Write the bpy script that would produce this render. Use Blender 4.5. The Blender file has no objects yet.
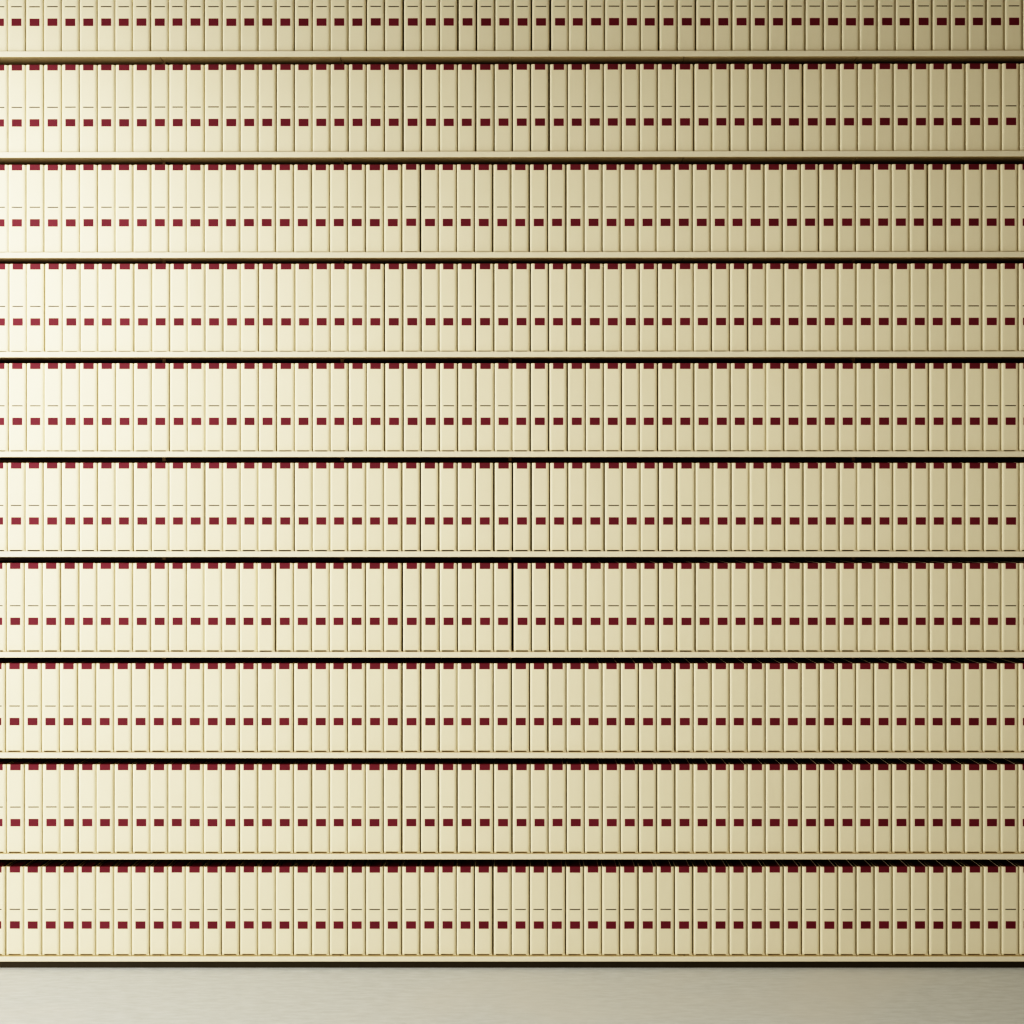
import bpy, bmesh, math, random
random.seed(7)
C = bpy.context.scene.collection

# ------------------------------------------------------------------ measures
S = 0.0035            # metres per pixel of the photograph on the plane of the spines
D = 5.0               # camera to that plane
ZC = 1.591            # eye height
def X(px): return (px - 512.0) * S
def Z(py): return ZC - (py - 512.0) * S

# centres of the spine labels, read off the photograph (quarter pixels, four strips of 256 px)
ROWS = [
 ([-4,66,138,210,281,353,425,495,566,639,710,782,854,925,997],[45,117,190,262,333,405,479,551,627,699,771,846,920,993],
  [42,116,192,263,336,408,480,551,626,699,773,845,918,991],[40,114,187,260,332,403,476,547,622,695,768,839,912,984,1056]),
 ([-4,67,138,210,282,353,425,496,567,640,711,782,854,925,997],[45,118,190,261,333,406,478,551,626,700,771,843,917,990],
  [39,112,187,259,331,403,475,547,619,692,766,837,910,983],[32,104,179,251,324,396,467,539,612,683,755,828,900,972,1044]),
 ([-1,68,140,211,283,354,426,496,568,640,711,781,853,924,996],[43,115,187,259,331,403,475,547,621,696,767,839,911,985],
  [33,107,180,254,326,398,470,542,614,687,759,831,902,974],[23,96,168,242,316,388,460,531,603,678,751,823,895,967,1039]),
 ([0,71,141,215,285,356,427,499,572,643,715,785,856,928,998],[47,120,192,263,334,405,477,551,625,698,769,842,916,989],
  [38,111,184,257,331,403,475,547,620,692,763,836,908,982],[29,102,175,247,319,391,463,536,607,679,751,823,895,967,1040]),
 ([-3,69,141,212,283,354,427,498,570,641,714,785,856,927,998],[46,119,190,262,333,406,478,552,626,699,771,844,918,990],
  [37,111,185,259,331,403,476,547,621,693,766,839,911,983],[29,102,175,247,319,391,464,536,608,682,755,827,899,970,1042]),
 ([-8,65,136,209,281,353,426,496,569,641,712,783,856,927,997],[44,117,190,261,332,404,476,547,621,695,769,842,915,990],
  [40,115,188,261,333,407,479,550,624,698,770,842,915,986],[33,106,179,251,323,393,466,538,611,683,755,827,900,972,1044]),
 ([-11,61,133,205,279,352,423,495,567,639,710,782,852,923,994],[42,115,187,259,330,402,475,547,623,697,770,843,916,988],
  [42,115,189,261,334,406,478,550,624,697,770,842,914,986],[34,106,179,251,323,395,466,539,611,684,756,828,900,971,1043]),
 ([-15,58,130,202,274,347,419,491,562,635,707,779,851,922,994],[42,113,187,259,330,403,476,547,622,697,770,841,914,986],
  [35,108,182,254,326,398,471,544,616,691,763,835,907,979],[27,99,171,244,317,389,462,534,607,678,751,823,895,967,1039]),
 ([-10,62,134,205,276,349,420,492,565,636,707,779,850,922,995],[44,115,187,260,331,402,474,546,621,695,768,842,915,988],
  [38,110,182,255,327,399,471,544,617,690,762,835,907,979],[27,99,172,245,318,389,461,534,607,679,752,824,896,967,1039]),
 ([-15,59,131,203,275,347,419,491,562,635,707,778,850,922,995],[43,114,187,259,330,403,475,547,620,693,766,838,911,986],
  [34,107,179,252,324,396,469,543,615,688,762,834,906,979],[27,100,173,245,318,391,464,536,608,681,755,828,900,971,1043]),
]
LABEL_TOP = [18.35, 118.6, 218.9, 318.1, 417.7, 517.4, 617.7, 718.0, 819.0, 921.4]
ROWX = [[256*k + v/4.0 for k in range(4) for v in r[k]] for r in ROWS]
SHELF_Z = [Z(t + 33.8) for t in LABEL_TOP]           # top surface of each shelf, topmost first
TILT = [0.0008, 0.0014, 0.0008, 0.0005, 0.0002, 0, 0, 0, 0, 0]   # the upper shelves rise a little to the right
SHELF_T = 0.0200                                     # shelf thickness
SETB = 0.016                                         # spines stand this far behind the shelf front
H = 88.4 * S                                         # binder height
W = 17.15 * S                                         # binder width
DEPTH = 0.235
XL, XR = X(-74), X(1098)                             # ends of the shelving

# ------------------------------------------------------------------ materials
def nodes_of(m):
    m.use_nodes = True
    nt = m.node_tree; nt.nodes.clear()
    out = nt.nodes.new('ShaderNodeOutputMaterial')
    b = nt.nodes.new('ShaderNodeBsdfPrincipled')
    nt.links.new(b.outputs['BSDF'], out.inputs['Surface'])
    return nt, b
def N(nt, kind, **kw):
    n = nt.nodes.new(kind)
    for k, v in kw.items(): setattr(n, k, v)
    return n

def cloth_material(name, col, dark, rough=0.62, var=0.05, weave=0.00022):
    m = bpy.data.materials.new(name); nt, b = nodes_of(m)
    oi = N(nt, 'ShaderNodeObjectInfo'); ge = N(nt, 'ShaderNodeNewGeometry')
    add = N(nt, 'ShaderNodeMath', operation='ADD'); fr = N(nt, 'ShaderNodeMath', operation='FRACT')
    nt.links.new(oi.outputs['Random'], add.inputs[0]); nt.links.new(ge.outputs['Random Per Island'], add.inputs[1])
    nt.links.new(add.outputs[0], fr.inputs[0])
    nz = N(nt, 'ShaderNodeTexNoise'); nz.inputs['Scale'].default_value = 9.0; nz.inputs['Detail'].default_value = 5.0
    tc = N(nt, 'ShaderNodeNewGeometry'); nt.links.new(tc.outputs['Position'], nz.inputs['Vector'])
    mr = N(nt, 'ShaderNodeMapRange'); mr.inputs['From Min'].default_value = 0.3; mr.inputs['From Max'].default_value = 0.75
    nt.links.new(nz.outputs['Fac'], mr.inputs['Value'])
    mx = N(nt, 'ShaderNodeMix', data_type='RGBA')
    mx.inputs['A'].default_value = (*col, 1); mx.inputs['B'].default_value = (*dark, 1)
    sc = N(nt, 'ShaderNodeMath', operation='MULTIPLY'); sc.inputs[1].default_value = 0.55
    nt.links.new(mr.outputs['Result'], sc.inputs[0]); nt.links.new(sc.outputs[0], mx.inputs['Factor'])
    vr = N(nt, 'ShaderNodeMapRange'); vr.inputs['To Min'].default_value = 1 - var; vr.inputs['To Max'].default_value = 1 + var
    nt.links.new(fr.outputs[0], vr.inputs['Value'])
    hs = N(nt, 'ShaderNodeHueSaturation'); nt.links.new(mx.outputs['Result'], hs.inputs['Color'])
    nt.links.new(vr.outputs['Result'], hs.inputs['Value'])
    nt.links.new(hs.outputs['Color'], b.inputs['Base Color'])
    b.inputs['Roughness'].default_value = rough
    b.inputs['Specular IOR Level'].default_value = 0.25
    n2 = N(nt, 'ShaderNodeTexNoise'); n2.inputs['Scale'].default_value = 900.0
    nt.links.new(tc.outputs['Position'], n2.inputs['Vector'])
    bp = N(nt, 'ShaderNodeBump'); bp.inputs['Distance'].default_value = weave; bp.inputs['Strength'].default_value = 0.25
    nt.links.new(n2.outputs['Fac'], bp.inputs['Height']); nt.links.new(bp.outputs['Normal'], b.inputs['Normal'])
    return m

CREAM = cloth_material('cream_buckram', (0.80, 0.733, 0.535), (0.78, 0.705, 0.505), var=0.02)
MAROON = cloth_material('maroon_label', (0.162, 0.029, 0.044), (0.152, 0.027, 0.041), rough=0.7, var=0.08)
INK = cloth_material('dark_ink', (0.05, 0.038, 0.026), (0.04, 0.03, 0.02), var=0.1)
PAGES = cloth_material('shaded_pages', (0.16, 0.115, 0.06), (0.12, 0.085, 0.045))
STEEL = cloth_material('enamelled_steel', (0.78, 0.715, 0.545), (0.76, 0.69, 0.52), rough=0.5, var=0.0, weave=0.00003)
DECK = cloth_material('shade_darkened_shelf_panel', (0.53, 0.42, 0.24), (0.50, 0.39, 0.215), rough=0.6, var=0.0)  # underside shade put into the colour, browner than the cream steel
BACK = cloth_material('brown_back_panel', (0.16, 0.11, 0.06), (0.13, 0.09, 0.05), var=0.0)  # dark tone carries the shade deep in the gaps above the binders
DARKSTEEL = cloth_material('dark_plinth_paint', (0.045, 0.036, 0.022), (0.035, 0.028, 0.016), var=0.0)

def floor_material():
    m = bpy.data.materials.new('polished_screed'); nt, b = nodes_of(m)
    g = N(nt, 'ShaderNodeNewGeometry')
    mp = N(nt, 'ShaderNodeMapping'); mp.inputs['Scale'].default_value = (3.5, 11.0, 1.0)
    nt.links.new(g.outputs['Position'], mp.inputs['Vector'])
    n1 = N(nt, 'ShaderNodeTexNoise'); n1.inputs['Scale'].default_value = 4.5; n1.inputs['Detail'].default_value = 8; n1.inputs['Roughness'].default_value = 0.65
    nt.links.new(mp.outputs['Vector'], n1.inputs['Vector'])
    n2 = N(nt, 'ShaderNodeTexNoise'); n2.inputs['Scale'].default_value = 1.3; n2.inputs['Detail'].default_value = 3
    nt.links.new(g.outputs['Position'], n2.inputs['Vector'])
    r = N(nt, 'ShaderNodeValToRGB')
    r.color_ramp.elements[0].position = 0.3; r.color_ramp.elements[0].color = (0.55, 0.575, 0.57, 1)
    r.color_ramp.elements[1].position = 0.72; r.color_ramp.elements[1].color = (0.68, 0.71, 0.715, 1)
    nt.links.new(n1.outputs['Fac'], r.inputs['Fac'])
    mx = N(nt, 'ShaderNodeMix', data_type='RGBA'); mx.inputs['B'].default_value = (0.665, 0.66, 0.625, 1)
    mr = N(nt, 'ShaderNodeMapRange'); mr.inputs['From Min'].default_value = 0.48; mr.inputs['From Max'].default_value = 0.7; mr.inputs['To Max'].default_value = 0.6
    nt.links.new(n2.outputs['Fac'], mr.inputs['Value']); nt.links.new(mr.outputs['Result'], mx.inputs['Factor'])
    nt.links.new(r.outputs['Color'], mx.inputs['A']); nt.links.new(mx.outputs['Result'], b.inputs['Base Color'])
    b.inputs['Roughness'].default_value = 0.5
    bp = N(nt, 'ShaderNodeBump'); bp.inputs['Distance'].default_value = 0.0006; bp.inputs['Strength'].default_value = 0.3
    nt.links.new(n1.outputs['Fac'], bp.inputs['Height']); nt.links.new(bp.outputs['Normal'], b.inputs['Normal'])
    return m
FLOOR = floor_material()
def wall_material():
    m = bpy.data.materials.new('painted_plaster'); nt, b = nodes_of(m)
    g = N(nt, 'ShaderNodeNewGeometry'); n = N(nt, 'ShaderNodeTexNoise'); n.inputs['Scale'].default_value = 6
    nt.links.new(g.outputs['Position'], n.inputs['Vector'])
    r = N(nt, 'ShaderNodeValToRGB'); r.color_ramp.elements[0].color = (0.55, 0.52, 0.44, 1); r.color_ramp.elements[1].color = (0.62, 0.59, 0.50, 1)
    nt.links.new(n.outputs['Fac'], r.inputs['Fac']); nt.links.new(r.outputs['Color'], b.inputs['Base Color'])
    b.inputs['Roughness'].default_value = 0.85
    return m
WALL = wall_material()

# ------------------------------------------------------------------ mesh helpers
def box(bm, x0, x1, y0, y1, z0, z1, mat=0):
    vs = [bm.verts.new(p) for p in ((x0,y0,z0),(x1,y0,z0),(x1,y1,z0),(x0,y1,z0),(x0,y0,z1),(x1,y0,z1),(x1,y1,z1),(x0,y1,z1))]
    for q in ((0,3,2,1),(4,5,6,7),(0,1,5,4),(1,2,6,5),(2,3,7,6),(3,0,4,7)):
        f = bm.faces.new([vs[i] for i in q]); f.material_index = mat
    return vs
def mesh(name, bm, mats):
    bmesh.ops.recalc_face_normals(bm, faces=bm.faces)
    me = bpy.data.meshes.new(name); bm.to_mesh(me); bm.free()
    for m in mats: me.materials.append(m)
    return me
def put(name, me, parent=None, loc=(0,0,0)):
    o = bpy.data.objects.new(name, me); C.objects.link(o); o.location = loc
    if parent: o.parent = parent
    return o

# ------------------------------------------------------------------ the binder
LC = 0.0006                                # labels sit a hair right of the middle
FL, FR_ = -W/2 + 0.0085, W/2 - 0.0108     # flat panel of the spine between its two rounded joints
def outline():
    """plan of the cover, counter-clockwise seen from above, spine towards -y"""
    p = []
    for t in (0.0, 0.3, 0.6, 0.85, 1.0):          # left joint, curving from the board round to the spine
        a = t * math.pi/2
        p.append((FL - (FL + W/2) * math.cos(a), 0.0042 * (1 - math.sin(a))))
    for t in (0.0, 0.15, 0.4, 0.7, 1.0):
        a = t * math.pi/2
        p.append((FR_ + (W/2 - FR_) * math.sin(a), 0.0052 * (1 - math.cos(a))))
    p += [(W/2, DEPTH), (-W/2, DEPTH)]
    return p
def cover_into(bm, ox=0, oy=0, oz=0, sx=1.0):
    pl = outline(); n = len(pl)
    foot = 0.0040                                  # the flat panel stops short of the shelf, the boards do not
    top_r = 0.0012
    loops = []
    for (z, off) in ((foot, 0.0), (H - top_r, 0.0), (H, top_r)):
        loops.append([bm.verts.new((ox + x*(1 - off*2/W), oy + y + (off if y < DEPTH/2 else 0), oz + z)) for x, y in pl])
    for a, b in zip(loops, loops[1:]):
        for i in range(n):
            j = (i + 1) % n
            f = bm.faces.new((a[i], a[j], b[j], b[i])); f.smooth = False
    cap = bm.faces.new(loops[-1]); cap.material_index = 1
    bm.faces.new(list(reversed(loops[0])))
    for sx in (-1, 1):                             # board edges standing proud either side of the head label
        nf = len(bm.faces)
        box(bm, ox + LC + sx*0.0195 - 0.0008, ox + LC + sx*0.0195 + 0.0008, oy + 0.004, oy + DEPTH - 0.01, oz + H - 0.001, oz + H + 0.0018, 1)
        bm.faces.ensure_lookup_table()
        bm.faces[nf + (5 if sx > 0 else 3)].material_index = 0     # the face towards the label is cream
    # the boards: two feet reaching down to the shelf at the joints
    box(bm, ox - W/2 + 0.0004, ox + FL - 0.001, oy + 0.0022, oy + DEPTH, oz, oz + foot + 0.001)
    box(bm, ox + FR_ + 0.001, ox + W/2 - 0.0004, oy + 0.0022, oy + DEPTH, oz, oz + foot + 0.001)
    # printed rule
    lw = 10.6*S/2; lc = 0.0006
    zr = H - 42.6*S
    box(bm, ox + lc - lw, ox + lc + lw, oy - 0.00012, oy + 0.001, oz + zr - 0.0018, oz + zr + 0.0016, 2)
def label_into(bm, ox=0, oy=0, oz=0, mat=0):
    w = 9.9*S/2; z1 = H - 54.5*S; z0 = z1 - 7.4*S
    box(bm, ox + LC - w, ox + LC + w, oy - 0.0004, oy + 0.001, oz + z0, oz + z1, mat)
def cap_into(bm, ox=0, oy=0, oz=0, mat=0):
    w = 10.4*S/2; z0 = H - 5.8*S; e = 0.0005
    pr = [(-e, z0), (-e, H - 0.0008), (0.0008, H + e), (0.0600, H + e), (0.0600, H - 0.0015), (0.0015, H - 0.0015), (0.0015, z0)]
    a = [bm.verts.new((ox + LC - w, oy + y, oz + z)) for y, z in pr]
    b = [bm.verts.new((ox + LC + w, oy + y, oz + z)) for y, z in pr]
    n = len(pr)
    for i in range(n):
        j = (i+1) % n
        f = bm.faces.new((a[i], a[j], b[j], b[i])); f.material_index = mat
    for l in (list(reversed(a)), b):
        f = bm.faces.new(l); f.material_index = mat

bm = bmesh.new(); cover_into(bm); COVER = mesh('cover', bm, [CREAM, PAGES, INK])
bm = bmesh.new(); label_into(bm); LABEL = mesh('spine_label', bm, [MAROON])
bm = bmesh.new(); cap_into(bm); CAP = mesh('head_label', bm, [MAROON])

def ordinal(n):
    ones = ['', 'first','second','third','fourth','fifth','sixth','seventh','eighth','ninth','tenth','eleventh','twelfth','thirteenth',
            'fourteenth','fifteenth','sixteenth','seventeenth','eighteenth','nineteenth']
    tens = {20:('twenty','twentieth'), 30:('thirty','thirtieth')}
    if n < 20: return ones[n]
    t = n//10*10
    return tens[t][1] if n == t else tens[t][0] + '-' + ones[n-t]
SHELF_WORD = ['lowest shelf', 'second shelf up', 'third shelf up', 'fourth shelf up', 'fifth shelf up']

proto = bpy.data.objects.new('library_binder', None); C.objects.link(proto)
proto.empty_display_size = 0.05
proto['category'] = 'binder'
parts = [put('cover', COVER, proto), put('head_label', CAP, proto), put('spine_label', LABEL, proto)]

def spine_pos(row):
    xs = [X(p) - LC for p in ROWX[row]]
    for i in range(1, len(xs)):                      # never closer than the boards allow
        xs[i] = max(xs[i], xs[i-1] + W + 0.0003)
    return xs
stuff_bm = bmesh.new()
first = True
PROUD = {(6, 15): -0.007, (6, 38): -0.005}           # binders pulled a little forward
for row in range(10):
    xs = spine_pos(row); n = len(xs)
    if row >= 5:                                     # the five lower shelves: every binder an object
        k = 9 - row
        for i, x in enumerate(xs):
            if first: t = proto; first = False
            else:
                t = proto.copy(); C.objects.link(t)
                for p in parts:
                    c = p.copy(); C.objects.link(c); c.parent = t
            t.location = (x, PROUD.get((row, i), random.uniform(-0.0012, 0.0012)), SHELF_Z[row] + TILT[row]*x)
            left = i < n/2
            m = i + 1 if left else n - i
            where = ('leftmost' if left else 'rightmost') if m == 1 else f"{ordinal(m)} from {'left' if left else 'right'}"
            t['label'] = f"cream binder with two maroon labels, {where} on the {SHELF_WORD[k]}"
            t['group'] = f"cream binders on the {SHELF_WORD[k]}"
        extra = []
    else:
        extra = xs
    lo = [xs[0] - (W + 0.0025)*(j+1) for j in range(4)]
    hi = [xs[-1] + (W + 0.0025)*(j+1) for j in range(4)]
    for x in list(extra) + lo + hi:
        y = -0.005 if row == 2 and abs(x - X(411)) < 0.03 else random.uniform(-0.0012, 0.0012)
        cover_into(stuff_bm, x, y, SHELF_Z[row] + TILT[row]*x)
        label_into(stuff_bm, x, y, SHELF_Z[row] + TILT[row]*x, 3)
        cap_into(stuff_bm, x, y, SHELF_Z[row] + TILT[row]*x, 3)
st = put('library_binders', mesh('library_binders', stuff_bm, [CREAM, PAGES, INK, MAROON]))
st['kind'] = 'stuff'; st['category'] = 'binders'
st['label'] = 'packed cream binders with maroon spine labels filling the five uppermost shelves'
st['group'] = 'cream binders on the upper shelves'

# ------------------------------------------------------------------ the shelving
unit = bpy.data.objects.new('shelving_unit', None); C.objects.link(unit)
unit.location = ((XL+XR)/2, 0, 0)
unit['label'] = 'wall-wide cream steel shelving unit with ten long shelves above the grey floor'
unit['category'] = 'shelving'
UX = (XL+XR)/2
JOINTS = [X(-14), X(160.5), X(340.5), X(510), X(684), X(857), X(1032)]
NOSE = 0.002
def rounded_bar(bm, x0, x1, y0, y1, z0, z1, r=0.0012):
    pr = [(y1, z0), (y0 + r, z0), (y0, z0 + r), (y0, z1 - r), (y0 + r, z1), (y1, z1)]
    a = [bm.verts.new((x0, y, z)) for y, z in pr]; b = [bm.verts.new((x1, y, z)) for y, z in pr]
    n = len(pr)
    for i in range(n): bm.faces.new((a[i], a[(i+1)%n], b[(i+1)%n], b[i]))
    bm.faces.new(list(reversed(a))); bm.faces.new(b)
THICK = [SHELF_T]*9 + [SHELF_T - 0.0022]
for r in range(10):
    z = SHELF_Z[r]; th = THICK[r]
    bm = bmesh.new(); rounded_bar(bm, XL - UX, XR - UX, -SETB, -SETB + NOSE, -th, 0)
    sh = put('shelf', mesh('shelf', bm, [STEEL]), unit, (0, 0, z))
    sh.rotation_euler = (0, -TILT[r], 0)
    ends = [XL] + JOINTS + [XR]
    for a, b in zip(ends, ends[1:]):
        bm = bmesh.new()
        box(bm, a + 0.001 - UX, b - 0.001 - UX, -SETB + NOSE + 0.0002, 0.245, -th + 0.0006, -0.0002)
        put('deck_panel', mesh('deck_panel', bm, [DECK]), sh)
    if r < 9:                                      # little brackets under the joints between panels
        for jx in (JOINTS[1], JOINTS[2], JOINTS[3], JOINTS[5]):
            bm = bmesh.new()
            box(bm, jx - 0.006 - UX, jx + 0.006 - UX, 0.050, 0.053, -th - 0.0125, -th + 0.0005)
            box(bm, jx - 0.006 - UX, jx + 0.006 - UX, 0.053, 0.085, -th - 0.0015, -th + 0.0005)
            put('bracket', mesh('bracket', bm, [BACK]), sh)
top_z = SHELF_Z[0] + H + 0.06
for jx in (XL + 0.01, JOINTS[0], JOINTS[1], JOINTS[3], JOINTS[5], XR - 0.01):
    bm = bmesh.new(); box(bm, jx - 0.018 - UX, jx + 0.018 - UX, 0.2505, 0.282, 0, top_z)
    put('upright', mesh('upright', bm, [STEEL]), unit)
bm = bmesh.new(); box(bm, XL - UX, XR - UX, 0.2455, 0.249, 0.02, top_z)
put('back_panel', mesh('back_panel', bm, [BACK]), unit)
bm = bmesh.new(); box(bm, XL - UX, XR - UX, -SETB + 0.004, 0.244, 0.0, SHELF_Z[9] - THICK[9] - 0.0005)
pl = put('plinth', mesh('plinth', bm, [DARKSTEEL]), unit); pl['label'] = 'dark recessed plinth'

# ------------------------------------------------------------------ the room
bm = bmesh.new(); box(bm, -6, 6, -8, 0.5, -0.1, 0.0)
fl = put('floor', mesh('floor', bm, [FLOOR])); fl['kind'] = 'structure'; fl['label'] = 'pale grey brushed screed floor'
bm = bmesh.new(); box(bm, -6, 6, 0.29, 0.5, 0.0, 4.2)
wl = put('wall_back', mesh('wall_back', bm, [WALL])); wl['kind'] = 'structure'; wl['label'] = 'plain plaster wall behind the shelving'

# ------------------------------------------------------------------ light
def area(name, loc, target, size, energy, col, size_y=None, spread=180):
    l = bpy.data.lights.new(name, 'AREA'); l.shape = 'RECTANGLE'; l.size = size; l.size_y = size_y or size
    l.energy = energy; l.color = col; l.spread = math.radians(spread)
    o = bpy.data.objects.new(name, l); C.objects.link(o); o.location = loc
    from mathutils import Vector
    o.rotation_euler = (Vector(target) - Vector(loc)).to_track_quat('-Z', 'Y').to_euler()
    return o
area('window_light', (-6.0, -3.94, 1.37), (-2.0, -0.48, 0.5), 1.7, 890, (1.0, 0.985, 0.94), 1.7)
area('added_left_light', (-2.0, -1.6, 2.96), (-2.5, -0.5, 1.02), 0.8, 92, (1.0, 0.985, 0.95), 0.8)  # extra lamp, added to brighten the left and upper left rows
area('added_overhead_fill', (0.47, -3.16, 3.2), (0.54, -2.5, 0.0), 1.0, 130, (1.0, 0.94, 0.83), 1.0)  # unseen fill lamp added overhead for the floor and lower rows
w = bpy.data.worlds.new('room_fill'); bpy.context.scene.world = w; w.use_nodes = True
bg = w.node_tree.nodes['Background']; bg.inputs['Color'].default_value = (1.0, 0.83, 0.57, 1); bg.inputs['Strength'].default_value = 0.32

# ------------------------------------------------------------------ camera
cam = bpy.data.cameras.new('camera'); cam.sensor_width = 36.0
cam.lens = 36.0 * D / (1024 * S)
co = bpy.data.objects.new('camera', cam); C.objects.link(co)
co.location = (0, -D, ZC); co.rotation_euler = (math.pi/2, 0, 0)
bpy.context.scene.camera = co
vs = bpy.context.scene.view_settings
vs.view_transform = 'Standard'; vs.look = 'None'
# the photograph's tone curve (soft toe and shoulder), set as the scene's colour management
vs.use_curve_mapping = True
cm = vs.curve_mapping
WL = 6.0
TOE = 0.8
cm.white_level = (WL, WL, WL)
cu = cm.curves[3]
def tone(x): return 1 - math.exp(-(x*x/(x + TOE)))
us = [0.008, 0.02, 0.035, 0.055, 0.08, 0.11, 0.15, 0.2, 0.27, 0.36, 0.48, 0.65, 0.82]
cu.points[0].location = (0, 0); cu.points[1].location = (1, tone(WL))
for u in us: cu.points.new(u, tone(u*WL))
cm.update()
